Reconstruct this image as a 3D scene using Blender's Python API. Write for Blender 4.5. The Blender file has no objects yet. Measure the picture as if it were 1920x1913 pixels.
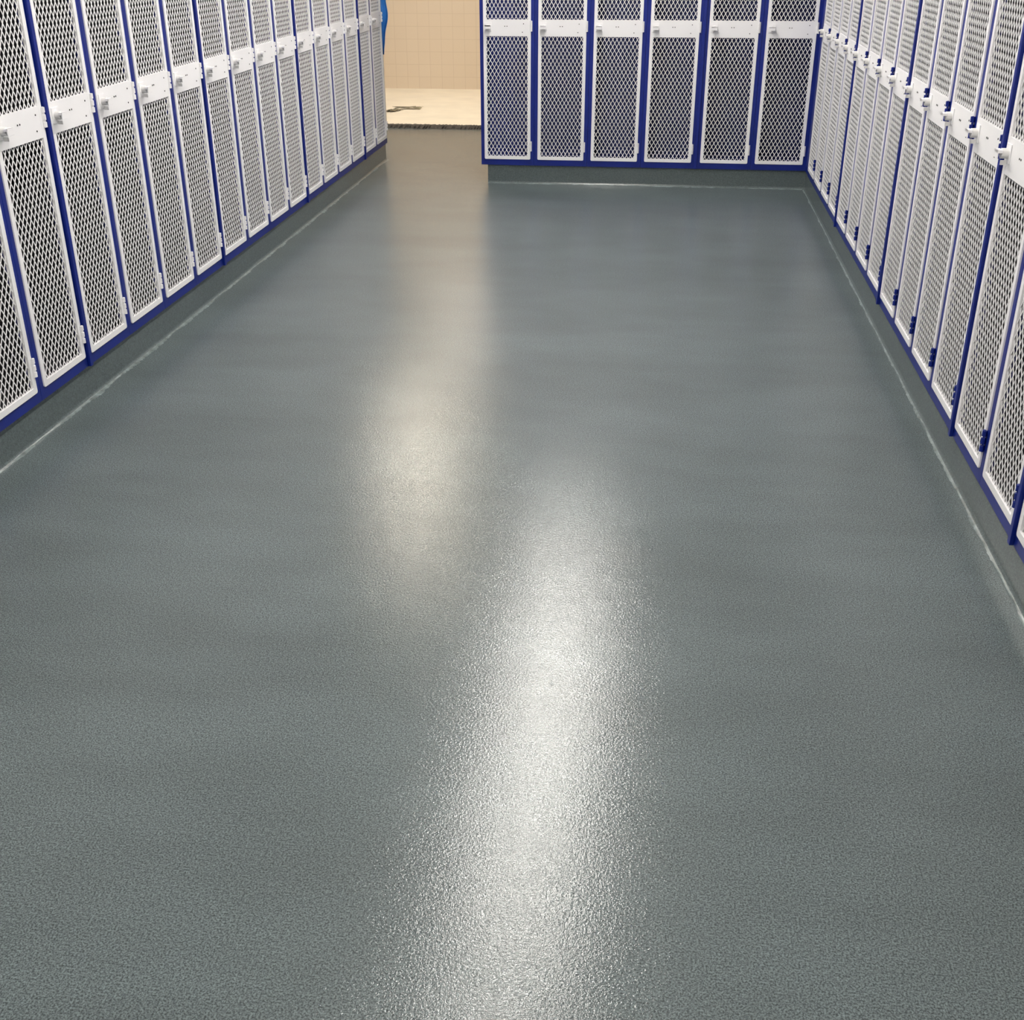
import bpy, bmesh, math, random
from mathutils import Vector, Matrix
random.seed(4)
S=bpy.context.scene
COL=S.collection
W=0.305; WL=0.30292
XL=-1.728; XR=0.8185; D=6.75; XB=-1.0105; HB=0.105
Y0L=2.900
CEIL=2.6
S.view_settings.view_transform='Standard'
S.view_settings.look='None'
S.view_settings.exposure=0
# ------------------------------------------------------------ materials
def mat(name):
    m=bpy.data.materials.new(name); m.use_nodes=True
    return m,m.node_tree.nodes,m.node_tree.links,m.node_tree.nodes['Principled BSDF']
def simple(name,col,rough=.5,metal=0,var=.06,scale=8,bump=0,bscale=200):
    m,n,l,b=mat(name)
    tc=n.new('ShaderNodeTexCoord'); nz=n.new('ShaderNodeTexNoise'); nz.inputs['Scale'].default_value=scale
    nz.inputs['Detail'].default_value=3
    l.new(tc.outputs['Object'],nz.inputs['Vector'])
    r=n.new('ShaderNodeValToRGB')
    r.color_ramp.elements[0].position=.3; r.color_ramp.elements[1].position=.7
    r.color_ramp.elements[0].color=tuple(c*(1-var) for c in col)+(1,)
    r.color_ramp.elements[1].color=tuple(min(1,c*(1+var)) for c in col)+(1,)
    l.new(nz.outputs['Fac'],r.inputs['Fac']); l.new(r.outputs['Color'],b.inputs['Base Color'])
    b.inputs['Roughness'].default_value=rough; b.inputs['Metallic'].default_value=metal
    if bump:
        n2=n.new('ShaderNodeTexNoise'); n2.inputs['Scale'].default_value=bscale
        l.new(tc.outputs['Object'],n2.inputs['Vector'])
        bp=n.new('ShaderNodeBump'); bp.inputs['Strength'].default_value=bump; bp.inputs['Distance'].default_value=.002
        l.new(n2.outputs['Fac'],bp.inputs['Height']); l.new(bp.outputs['Normal'],b.inputs['Normal'])
    return m
M_white=simple('white_enamel',(.88,.868,.885),.35,var=.02)
M_navy=simple('royal_blue_enamel',(.001,.013,.19),.4,var=.1)
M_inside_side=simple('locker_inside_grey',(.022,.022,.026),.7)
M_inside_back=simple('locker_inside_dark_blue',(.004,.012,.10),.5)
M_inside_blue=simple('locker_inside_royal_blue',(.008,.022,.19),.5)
M_hole=simple('dark_hole',(.02,.02,.02),.8)
M_wall=simple('cream_painted_block',(.72,.70,.67),.6,bump=.1)
M_ceil=simple('ceiling_white',(.8,.79,.78),.8,bump=.1)
M_metal=simple('pale_latch',(.70,.69,.68),.35)
M_cream=simple('cream_floor_covering',(.86,.80,.68),.55,var=.05,scale=5)
M_dark=simple('ragged_dark_edge',(.05,.046,.04),.8,var=.6,scale=40,bump=.6,bscale=60)
M_blue=simple('blue_plastic_cloth',(.03,.20,.60),.4,var=.2)
M_paper=simple('paper_scrap',(.20,.18,.12),.8,var=.7,scale=14)
def epoxy(name,lo,hi,bs=1.0,mottle=True):
    m,n,l,b=mat(name)
    tc=n.new('ShaderNodeTexCoord')
    def noise(sc,det=2,rough=.6,vec=None):
        x=n.new('ShaderNodeTexNoise'); x.inputs['Scale'].default_value=sc; x.inputs['Detail'].default_value=det; x.inputs['Roughness'].default_value=rough
        l.new(vec or tc.outputs['Object'],x.inputs['Vector']); return x
    def ramp(src,p0,c0,p1,c1):
        r=n.new('ShaderNodeValToRGB'); r.color_ramp.elements[0].position=p0; r.color_ramp.elements[0].color=(*c0,1)
        r.color_ramp.elements[1].position=p1; r.color_ramp.elements[1].color=(*c1,1); l.new(src,r.inputs['Fac']); return r.outputs['Color']
    def mul(a,c):
        mx=n.new('ShaderNodeMix'); mx.data_type='RGBA'; mx.blend_type='MULTIPLY'; mx.inputs[0].default_value=1
        l.new(a,mx.inputs[6]); l.new(c,mx.inputs[7]); return mx.outputs[2]
    mp=n.new('ShaderNodeMapping'); mp.inputs['Scale'].default_value=(.7,1.5,1); l.new(tc.outputs['Object'],mp.inputs['Vector'])
    big=noise(1.6,2,.5,mp.outputs['Vector']); patch=noise(5.5,3,.6,mp.outputs['Vector'])
    fine=noise(330,2,.8); mid=noise(200,2,.7); med=noise(120,2,.7)
    k=.84 if mottle else .97
    col=ramp(fine.outputs['Fac'],.38,lo,.62,hi)
    col=mul(col,ramp(med.outputs['Fac'],.36,(.84,)*3,.64,(1.06,)*3))
    col=mul(col,ramp(big.outputs['Fac'],.36,(k,)*3,.62,(1,)*3))
    col=mul(col,ramp(patch.outputs['Fac'],.38,(.5+.5*k,)*3,.60,(1,)*3))
    l.new(col,b.inputs['Base Color'])
    b.inputs['Roughness'].default_value=.5
    b.inputs['Specular IOR Level'].default_value=.2
    b.inputs['Coat Weight'].default_value=.78
    b.inputs['Coat IOR'].default_value=1.52
    mr=n.new('ShaderNodeMapRange'); mr.inputs[1].default_value=.36; mr.inputs[2].default_value=.64; mr.inputs[3].default_value=.12; mr.inputs[4].default_value=.04
    l.new(patch.outputs['Fac'],mr.inputs[0]); l.new(mr.outputs[0],b.inputs['Coat Roughness'])
    bp=n.new('ShaderNodeBump'); bp.inputs['Strength'].default_value=.70*bs; bp.inputs['Distance'].default_value=.00082
    l.new(mid.outputs['Fac'],bp.inputs['Height'])
    l.new(bp.outputs['Normal'],b.inputs['Normal']); l.new(bp.outputs['Normal'],b.inputs['Coat Normal'])
    return m
M_floor=epoxy('grey_epoxy_speckle',(.032,.043,.046),(.178,.222,.229))
M_base=epoxy('grey_epoxy_base',(.070,.090,.093),(.128,.160,.164),.8,False)
M_highlight=simple('painted_cove_highlight',(.135,.168,.168),.3,var=.45,scale=30)  # light grey painted in place of the highlight along the cove
def tile():
    m,n,l,b=mat('beige_square_tile')
    tc=n.new('ShaderNodeTexCoord'); sep=n.new('ShaderNodeSeparateXYZ'); com=n.new('ShaderNodeCombineXYZ')
    l.new(tc.outputs['Object'],sep.inputs[0])
    ad=n.new('ShaderNodeMath'); l.new(sep.outputs[0],ad.inputs[0]); l.new(sep.outputs[1],ad.inputs[1])
    l.new(ad.outputs[0],com.inputs[0]); l.new(sep.outputs[2],com.inputs[1])
    br=n.new('ShaderNodeTexBrick'); br.offset=0; br.squash=1
    br.inputs['Scale'].default_value=1; br.inputs['Brick Width'].default_value=.108; br.inputs['Row Height'].default_value=.108
    br.inputs['Mortar Size'].default_value=.002; br.inputs['Color1'].default_value=(.75,.645,.52,1); br.inputs['Color2'].default_value=(.76,.655,.53,1)
    br.inputs['Mortar'].default_value=(.67,.565,.45,1); br.inputs['Bias'].default_value=0
    l.new(com.outputs[0],br.inputs['Vector']); l.new(br.outputs['Color'],b.inputs['Base Color']); b.inputs['Roughness'].default_value=.4
    return m
M_tile=tile()
def emis(name,col,st):
    m,n,l,b=mat(name); b.inputs['Base Color'].default_value=(*col,1)
    b.inputs['Emission Color'].default_value=(*col,1); b.inputs['Emission Strength'].default_value=st
    return m
M_tube=emis('fluorescent_diffuser',(1,.96,.89),60)
M_tube_warm=emis('warm_diffuser',(1,.89,.72),42)
M_tube_room=emis('tiled_room_diffuser',(1,.93,.82),15)
# ------------------------------------------------------------ mesh helpers
def box(bm,x0,x1,y0,y1,z0,z1,mi=0):
    vs=[bm.verts.new((x,y,z)) for x in (x0,x1) for y in (y0,y1) for z in (z0,z1)]
    for f in ((0,1,3,2),(4,6,7,5),(0,4,5,1),(2,3,7,6),(0,2,6,4),(1,5,7,3)):
        fc=bm.faces.new([vs[i] for i in f]); fc.material_index=mi
    return vs
def finish(bm,name,mats,bevel=0,link=True,smooth=False):
    bmesh.ops.recalc_face_normals(bm,faces=bm.faces)
    if bevel:
        ed=[e for e in bm.edges if len(e.link_faces)==2 and e.calc_face_angle(0)>.6]
        bmesh.ops.bevel(bm,geom=ed,offset=bevel,segments=2,affect='EDGES',profile=.5,clamp_overlap=True)
    me=bpy.data.meshes.new(name); bm.to_mesh(me); bm.free()
    for m in mats: me.materials.append(m)
    if smooth:
        for p in me.polygons: p.use_smooth=True
    o=bpy.data.objects.new(name,me)
    if link: COL.objects.link(o)
    return o
def cyl(bm,p,axis,r,h,seg=14,mi=0):
    q=Vector((0,0,1)).rotation_difference(Vector(axis)).to_matrix().to_4x4()
    res=bmesh.ops.create_cone(bm,cap_ends=True,segments=seg,radius1=r,radius2=r,depth=h,matrix=Matrix.Translation(p)@q)
    for v in res['verts']:
        for f in v.link_faces: f.material_index=mi
def tag(o,label,cat,group=None):
    o['label']=label; o['category']=cat
    if group: o['group']=group
def struct(o): o['kind']='structure'; return o
# ------------------------------------------------------------ locker parts
LH=1.80; DEP=.38
BZ0,BZ1=.690,.775
ST=.0205
def body_mesh(w,inside):
    bm=bmesh.new(); a=.0006; t=.0012
    box(bm,a,ST+.002,0,.018,0,LH,0); box(bm,w-ST-.002,w-a,0,.018,0,LH,0)
    box(bm,ST,w-ST,0,.018,0,.034,0); box(bm,ST,w-ST,0,.018,LH-.036,LH,0)
    box(bm,a,a+t,.012,DEP,0,LH,1); box(bm,w-a-t,w-a,.012,DEP,0,LH,1)
    box(bm,a,w-a,DEP-t,DEP,0,LH,1)
    box(bm,a,w-a,.012,DEP,.030,.034,1); box(bm,a,w-a,.012,DEP,LH-.004,LH,0)
    box(bm,a+t,w-a-t,.03,DEP,1.46,1.465,1)
    for hx in (.3,.7): box(bm,w*hx-.004,w*hx+.004,DEP-.05,DEP-.002,1.40,1.406,1)
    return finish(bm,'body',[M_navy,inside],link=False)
DZ0,DZ1=.033,LH-.033
RAIL=.0175
YF=-.004
def door_mesh(w):
    bm=bmesh.new(); x0,x1=ST,w-ST; y0,y1=YF,.005; c=.006
    def ring(x0,x1,z0,z1,c):
        pts=[]
        for cx,cz,a0 in ((x1-c,z1-c,0),(x0+c,z1-c,90),(x0+c,z0+c,180),(x1-c,z0+c,270)):
            for i in range(4):
                a=math.radians(a0+i*30); pts.append((cx+c*math.cos(a),cz+c*math.sin(a)))
        return pts
    O=ring(x0,x1,DZ0,DZ1,c); I=ring(x0+RAIL,x1-RAIL,DZ0+RAIL,DZ1-RAIL,.003)
    n=len(O); V={}
    for nm,P in (('O',O),('I',I)):
        for y in (y0,y1): V[nm,y]=[bm.verts.new((x,y,z)) for x,z in P]
    for i in range(n):
        j=(i+1)%n
        bm.faces.new((V['O',y0][i],V['O',y0][j],V['I',y0][j],V['I',y0][i]))
        bm.faces.new((V['O',y1][i],V['I',y1][i],V['I',y1][j],V['O',y1][j]))
        bm.faces.new((V['O',y0][i],V['O',y1][i],V['O',y1][j],V['O',y0][j]))
        bm.faces.new((V['I',y0][i],V['I',y0][j],V['I',y1][j],V['I',y1][i]))
    box(bm,x0+RAIL-.001,x1-RAIL+.001,y0+.0003,y1,BZ0,BZ1)
    for (hx,hz) in ((.46,.6),(.50,.6),(.78,.25),(.80,.75)):
        cyl(bm,Vector((w*hx,y0-.0004,BZ0+(BZ1-BZ0)*hz)),(0,1,0),.0025,.001,8,mi=1)
    return finish(bm,'door',[M_white,M_hole],link=False)
PX,PZ=.0222,.0370
def clipseg(p,q,x0,x1,z0,z1):
    t0,t1=0,1; dx,dz=q[0]-p[0],q[1]-p[1]
    for pp,qq in ((-dx,p[0]-x0),(dx,x1-p[0]),(-dz,p[1]-z0),(dz,z1-p[1])):
        if abs(pp)<1e-9:
            if qq<0: return None
        else:
            r=qq/pp
            if pp<0: t0=max(t0,r)
            else: t1=min(t1,r)
    if t0>=t1: return None
    return (p[0]+dx*t0,p[1]+dz*t0),(p[0]+dx*t1,p[1]+dz*t1)
def mesh_panel(w,z0,z1):
    bm=bmesh.new(); x0,x1=ST+RAIL-.002,w-ST-RAIL+.002
    sl=PZ/PX; Ht=(z1-z0)
    n0=int(Ht/sl/PX)+2; nn=int((x1-x0)/PX)+n0+2
    hw=.0015
    for s in (1,-1):
        for i in range(-n0,nn):
            xb=x0+i*PX
            c=clipseg((xb,z0),(xb+s*Ht/sl,z1),x0,x1,z0,z1)
            if not c: continue
            (ax,az),(bx,bz)=c
            L=math.hypot(bx-ax,bz-az)
            if L<.006: continue
            nx,nz=-(bz-az)/L*hw,(bx-ax)/L*hw
            yo=.0005 if s>0 else .0011
            vs=[]
            for y in (yo-.0008,yo+.0008):
                for (X,Z) in ((ax+nx,az+nz),(ax-nx,az-nz),(bx-nx,bz-nz),(bx+nx,bz+nz)):
                    vs.append(bm.verts.new((X,y,Z)))
            bm.faces.new(vs[0:4]); bm.faces.new(vs[4:8][::-1])
            for k in range(4):
                bm.faces.new((vs[k],vs[(k+1)%4],vs[4+(k+1)%4],vs[4+k]))
    return finish(bm,'mesh_panel',[M_white],link=False)
def handle_mesh():
    bm=bmesh.new(); cx=ST+.028; cz=(BZ0+BZ1)/2+.006
    box(bm,cx-.019,cx+.019,YF-.0025,YF,cz-.022,cz+.022,0)
    cyl(bm,Vector((cx+.002,YF-.010,cz)),(0,1,0),.012,.018,18,mi=1)
    box(bm,cx-.016,cx+.016,-.034,-.022,cz+.002,cz+.009,0)
    box(bm,cx-.016,cx+.016,-.034,-.031,cz-.010,cz+.009,0)
    box(bm,cx+.004,cx+.006,-.022,-.007,cz-.026,cz-.015,1)
    return finish(bm,'latch_handle',[M_white,M_metal],.0008,link=False)
def hinge_mesh(m):
    bm=bmesh.new()
    for i in range(3): cyl(bm,Vector((0,-.006,(i-1)*.020)),(0,0,1),.0058,.014,10)
    cyl(bm,Vector((0,-.006,0)),(0,0,1),.002,.056,8)
    box(bm,-.007,.007,-.0062,-.0042,-.027,.027)
    return finish(bm,'hinge',[m],link=False)
def template(w,inside,hm,hlabel):
    b=body_mesh(w,inside); d=door_mesh(w)
    lo=mesh_panel(w,DZ0+RAIL-.003,BZ0+.003); up=mesh_panel(w,BZ1-.003,DZ1-RAIL+.003)
    h=handle_mesh(); hg=hinge_mesh(hm)
    hs=[]
    for z in (.107,(BZ0+BZ1)/2+.01,LH-.12):
        x=hg.copy(); x.location=(w-ST+.001,0,z); x['label']=hlabel; hs.append(x)
    bpy.data.objects.remove(hg)
    return dict(body=b,door=d,subs=[lo,up,h]+hs)
def place(T,loc,rz,label,group):
    e=bpy.data.objects.new('locker',None); COL.objects.link(e); e.empty_display_size=.1
    e.location=loc; e.rotation_euler=(0,0,rz); tag(e,label,'locker',group)
    b=T['body'].copy(); COL.objects.link(b); b.parent=e
    d=T['door'].copy(); COL.objects.link(d); d.parent=e
    for s in T['subs']:
        c=s.copy(); COL.objects.link(c); c.parent=d
    return e
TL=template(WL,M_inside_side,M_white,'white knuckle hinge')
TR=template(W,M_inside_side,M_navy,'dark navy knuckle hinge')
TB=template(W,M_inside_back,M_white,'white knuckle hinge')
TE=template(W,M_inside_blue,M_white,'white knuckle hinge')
for k in range(-3,15):
    lab='tall navy locker with white expanded-metal mesh door and white hinges'
    if k==14: lab='mesh-door locker ending the row, blue plastic bag beside it'
    place(TL,(XL,Y0L+k*WL,HB),math.pi/2,lab,'long row of mesh lockers with white hinges')
YR=6.602
for k in range(17):
    place(TR,(XR,YR-k*W,HB),-math.pi/2,'tall navy locker with white mesh door and dark navy hinges','long row of mesh lockers with navy hinges')
for k in range(6):
    lab='navy locker with white diamond-mesh door and dark blue interior'
    if k==0: lab='end locker beside the doorway, bright blue interior behind white mesh'
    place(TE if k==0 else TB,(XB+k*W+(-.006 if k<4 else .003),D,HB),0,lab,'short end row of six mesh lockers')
for T in (TL,TR,TB,TE):
    for o in [T['body'],T['door']]+T['subs']: bpy.data.objects.remove(o)
bm=bmesh.new()
box(bm,XR+.003,XR+.021,YR+.001,D-.001,HB,HB+LH)
o=finish(bm,'corner_filler_panel',[M_navy],.001); tag(o,'navy metal filler panel closing the corner between two locker rows','panel')
# joining strips between bolted groups of lockers
bm=bmesh.new(); box(bm,-.0085,.0085,-.010,-.0004,0,LH); st=finish(bm,'joining_strip',[M_navy],.0012,link=False)
pos=[((XL,Y0L+k*WL,HB),math.pi/2) for k in (1,5,9,13)]+[((XR,YR-k*W,HB),-math.pi/2) for k in (4,8,12,14)]+[((XB+4*W-.0015,D,HB),0)]
for p,rz in pos:
    c=st.copy(); COL.objects.link(c); c.location=p; c.rotation_euler=(0,0,rz)
    tag(c,'narrow royal blue metal strip joining two groups of lockers','metal strip','blue joining strips on the locker rows')
bpy.data.objects.remove(st)
# ------------------------------------------------------------ bases
def cove_base(name,p0,p1,inward,depth,rad=.014):
    bm=bmesh.new(); p0=Vector(p0);p1=Vector(p1);n=Vector(inward)
    prof=[(-depth,0),(-depth,HB),(0,HB)]
    for i in range(0,9):
        a=i/8*math.pi/2
        prof.append((rad-rad*math.cos(a),rad-rad*math.sin(a)))
    rings=[]
    for c in (p0,p1):
        rings.append([bm.verts.new((c.x+n.x*u,c.y+n.y*u,z)) for u,z in prof])
    m=len(prof)
    for k in range(m):
        k2=(k+1)%m
        bm.faces.new((rings[0][k],rings[0][k2],rings[1][k2],rings[1][k]))
    bm.faces.new(rings[0]); bm.faces.new(rings[-1][::-1])
    return struct(finish(bm,name,[M_base]))
yl0=Y0L-3*WL; yl1=Y0L+15*WL
cove_base('baseboard_left',(XL-.010,yl0,0),(XL-.010,yl1-.01,0),(1,0,0),.37)
cove_base('baseboard_right',(XR+.010,YR-17*W,0),(XR+.010,D+.01,0),(-1,0,0),.37)
cove_base('baseboard_back',(XB+.03,D+.010,0),(XR+.02,D+.010,0),(0,-1,0),.36)
def highlight_strip(name,p0,p1,inward,sc=1.0):  # added strip on the floor crease, imitates the cove's glossy highlight by colour
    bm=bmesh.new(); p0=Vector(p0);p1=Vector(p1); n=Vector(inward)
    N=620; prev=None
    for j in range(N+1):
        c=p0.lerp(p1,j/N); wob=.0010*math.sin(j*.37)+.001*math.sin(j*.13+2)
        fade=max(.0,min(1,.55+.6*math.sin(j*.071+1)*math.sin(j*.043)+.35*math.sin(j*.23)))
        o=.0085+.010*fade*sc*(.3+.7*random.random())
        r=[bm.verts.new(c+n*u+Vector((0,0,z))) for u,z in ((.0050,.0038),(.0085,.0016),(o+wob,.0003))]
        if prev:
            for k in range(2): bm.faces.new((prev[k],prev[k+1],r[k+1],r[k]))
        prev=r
    return struct(finish(bm,name,[M_highlight],smooth=True))
highlight_strip('highlight_trim_1',(XL-.010,yl0,0),(XL-.010,yl1-.01,0),(1,0,0),1.3)  # painted highlight lines at the foot of the three bases
highlight_strip('highlight_trim_2',(XR+.010,YR-17*W,0),(XR+.010,D-.01,0),(-1,0,0),.5)
highlight_strip('highlight_trim_3',(XB+.03,D+.010,0),(XR-.002,D+.010,0),(0,-1,0),.7)
# ------------------------------------------------------------ room shell
WX0=XL-DEP-.015; WX1=XR+DEP+.015; YN=-1.6; YB=8.79; YT=11.1
def shell(name,b,m):
    bm=bmesh.new(); box(bm,*b); return struct(finish(bm,name,[m]))
shell('floor',(WX0-.1,WX1+.1,YN-.1,YB,-.1,0),M_floor)
shell('floor.001',(-3.4,-.3,YB,YT+.1,-.1,.004),M_cream)
shell('wall_left',(WX0-.1,WX0,YN-.1,YB+.1,0,CEIL),M_wall)
shell('wall_right',(WX1,WX1+.1,YN-.1,YB+.1,0,CEIL),M_wall)
shell('wall_rear',(WX0,WX1,YN-.1,YN,0,CEIL),M_wall)
OX0,OX1=-2.06,-1.15
bm=bmesh.new()
box(bm,WX0,OX0,YB,YB+.1,0,CEIL); box(bm,OX1,WX1,YB,YB+.1,0,CEIL); box(bm,OX0,OX1,YB,YB+.1,2.05,CEIL)
struct(finish(bm,'wall_back',[M_wall]))
shell('wall_tiled',(-3.4,-.3,YT,YT+.1,0,CEIL),M_tile)
shell('wall_tiled_left',(-3.5,-3.4,YB+.1,YT+.1,0,CEIL),M_tile)
shell('wall_tiled_right',(-.3,-.2,YB+.1,YT+.1,0,CEIL),M_tile)
shell('ceiling',(-3.6,WX1+.1,YN-.1,YT+.2,CEIL,CEIL+.1),M_ceil)
bm=bmesh.new(); N=90; prev=None
for j in range(N+1):
    x=OX0+(OX1-OX0)*j/N; w0=.045*random.random(); w1=.035*random.random()
    r=[bm.verts.new(q) for q in ((x,YB-.022-w0,.0005),(x,YB-.010,.018),(x,YB+.024+w1,.019),(x,YB+.045+w1,.0045))]
    if prev:
        for k in range(3): bm.faces.new((prev[k],prev[k+1],r[k+1],r[k]))
    prev=r
struct(finish(bm,'trim_4',[M_dark]))
def scrap(cx,cy,rx,ry,rot,label,hh):
    bm=bmesh.new(); N=22; c=bm.verts.new((0,0,hh)); vs=[]
    for i in range(N):
        a=i/N*2*math.pi; k=.45+.7*random.random()
        vs.append(bm.verts.new((rx*k*math.cos(a),ry*k*math.sin(a),.003+hh*random.random())))
    for i in range(N): bm.faces.new((c,vs[i],vs[(i+1)%N]))
    o=finish(bm,'paper_scrap',[M_paper]); o.location=(cx,cy,.003); o.rotation_euler=(0,0,rot)
    md=o.modifiers.new('s','SOLIDIFY'); md.thickness=.002
    tag(o,label,'paper','torn paper scraps by the doorway')
scrap(-2.06,9.74,.13,.05,.1,'crumpled tan paper scrap lying on the cream floor',.02)
scrap(-2.17,9.60,.09,.05,.9,'small torn paper piece on cream floor beside threshold',.015)
# blue plastic hanging at end of the long row
bm=bmesh.new(); ye=yl1
NU,NV=14,26; g=[]
for v in range(NV+1):
    z=1.08-.44*v/NV; row=[]
    amp=.010+.012*(v/NV); wd=.045+.030*math.sin(math.pi*min(1,v/NV*1.1))
    for u in range(NU+1):
        s=u/NU-.5
        row.append(bm.verts.new((XL-.040+s*2*wd+.004*math.sin(v*.6), ye+.026+amp*math.sin(u*1.5+v*.12), z-.02*abs(s))))
    g.append(row)
for v in range(NV):
    for u in range(NU): bm.faces.new((g[v][u],g[v][u+1],g[v+1][u+1],g[v+1][u]))
o=finish(bm,'plastic_bag',[M_blue],smooth=True); md=o.modifiers.new('s','SOLIDIFY'); md.thickness=.003
tag(o,'bright blue plastic bag hanging on the end of the locker row','bag')
# ------------------------------------------------------------ ceiling fixtures
def fixture(x,y,L,wd,m,label,group):
    e=bpy.data.objects.new('ceiling_light',None); COL.objects.link(e); e.location=(x,y,CEIL); tag(e,label,'ceiling light',group)
    bm=bmesh.new(); box(bm,-wd/2-.01,wd/2+.01,-L/2-.01,L/2+.01,-.035,0)
    h=finish(bm,'housing',[M_white],.003); h.parent=e
    bm=bmesh.new(); box(bm,-wd/2,wd/2,-L/2,L/2,-.060,-.0355)
    d=finish(bm,'diffuser',[m]); d.parent=e
for y in (.5,2.1,3.7,4.95,6.2):
    fixture(-.456,y,1.15,.122,M_tube,'long white fluorescent ceiling fixture above the aisle','aisle ceiling lights')
fixture(-1.74,7.9,.60,.34,M_tube_warm,'warm ceiling fixture in front of the doorway','doorway ceiling lights')
fixture(-1.8,10.0,1.2,.5,M_tube_room,'warm ceiling fixture inside the tiled room','doorway ceiling lights')
# ------------------------------------------------------------ world + camera
wd=bpy.data.worlds.new('world'); S.world=wd; wd.use_nodes=True
wd.node_tree.nodes['Background'].inputs[0].default_value=(.8,.8,.85,1); wd.node_tree.nodes['Background'].inputs[1].default_value=.3
f,pit,yaw,rol,H=2145.5,.46835,.12439,-.00276,1.311
cp,sp=math.cos(pit),math.sin(pit)
F=Vector((-math.sin(yaw)*cp,math.cos(yaw)*cp,-sp)); R=Vector((math.cos(yaw),math.sin(yaw),0)); U=R.cross(F)
c,s=math.cos(rol),math.sin(rol); R2=c*R+s*U; U2=-s*R+c*U
cd=bpy.data.cameras.new('camera'); co=bpy.data.objects.new('camera',cd); COL.objects.link(co)
M=Matrix((R2,U2,-F)).transposed().to_4x4(); M.translation=(0,0,H); co.matrix_world=M
cd.sensor_fit='HORIZONTAL'; cd.sensor_width=36; cd.lens=36*f/1920; cd.clip_start=.02
S.camera=co
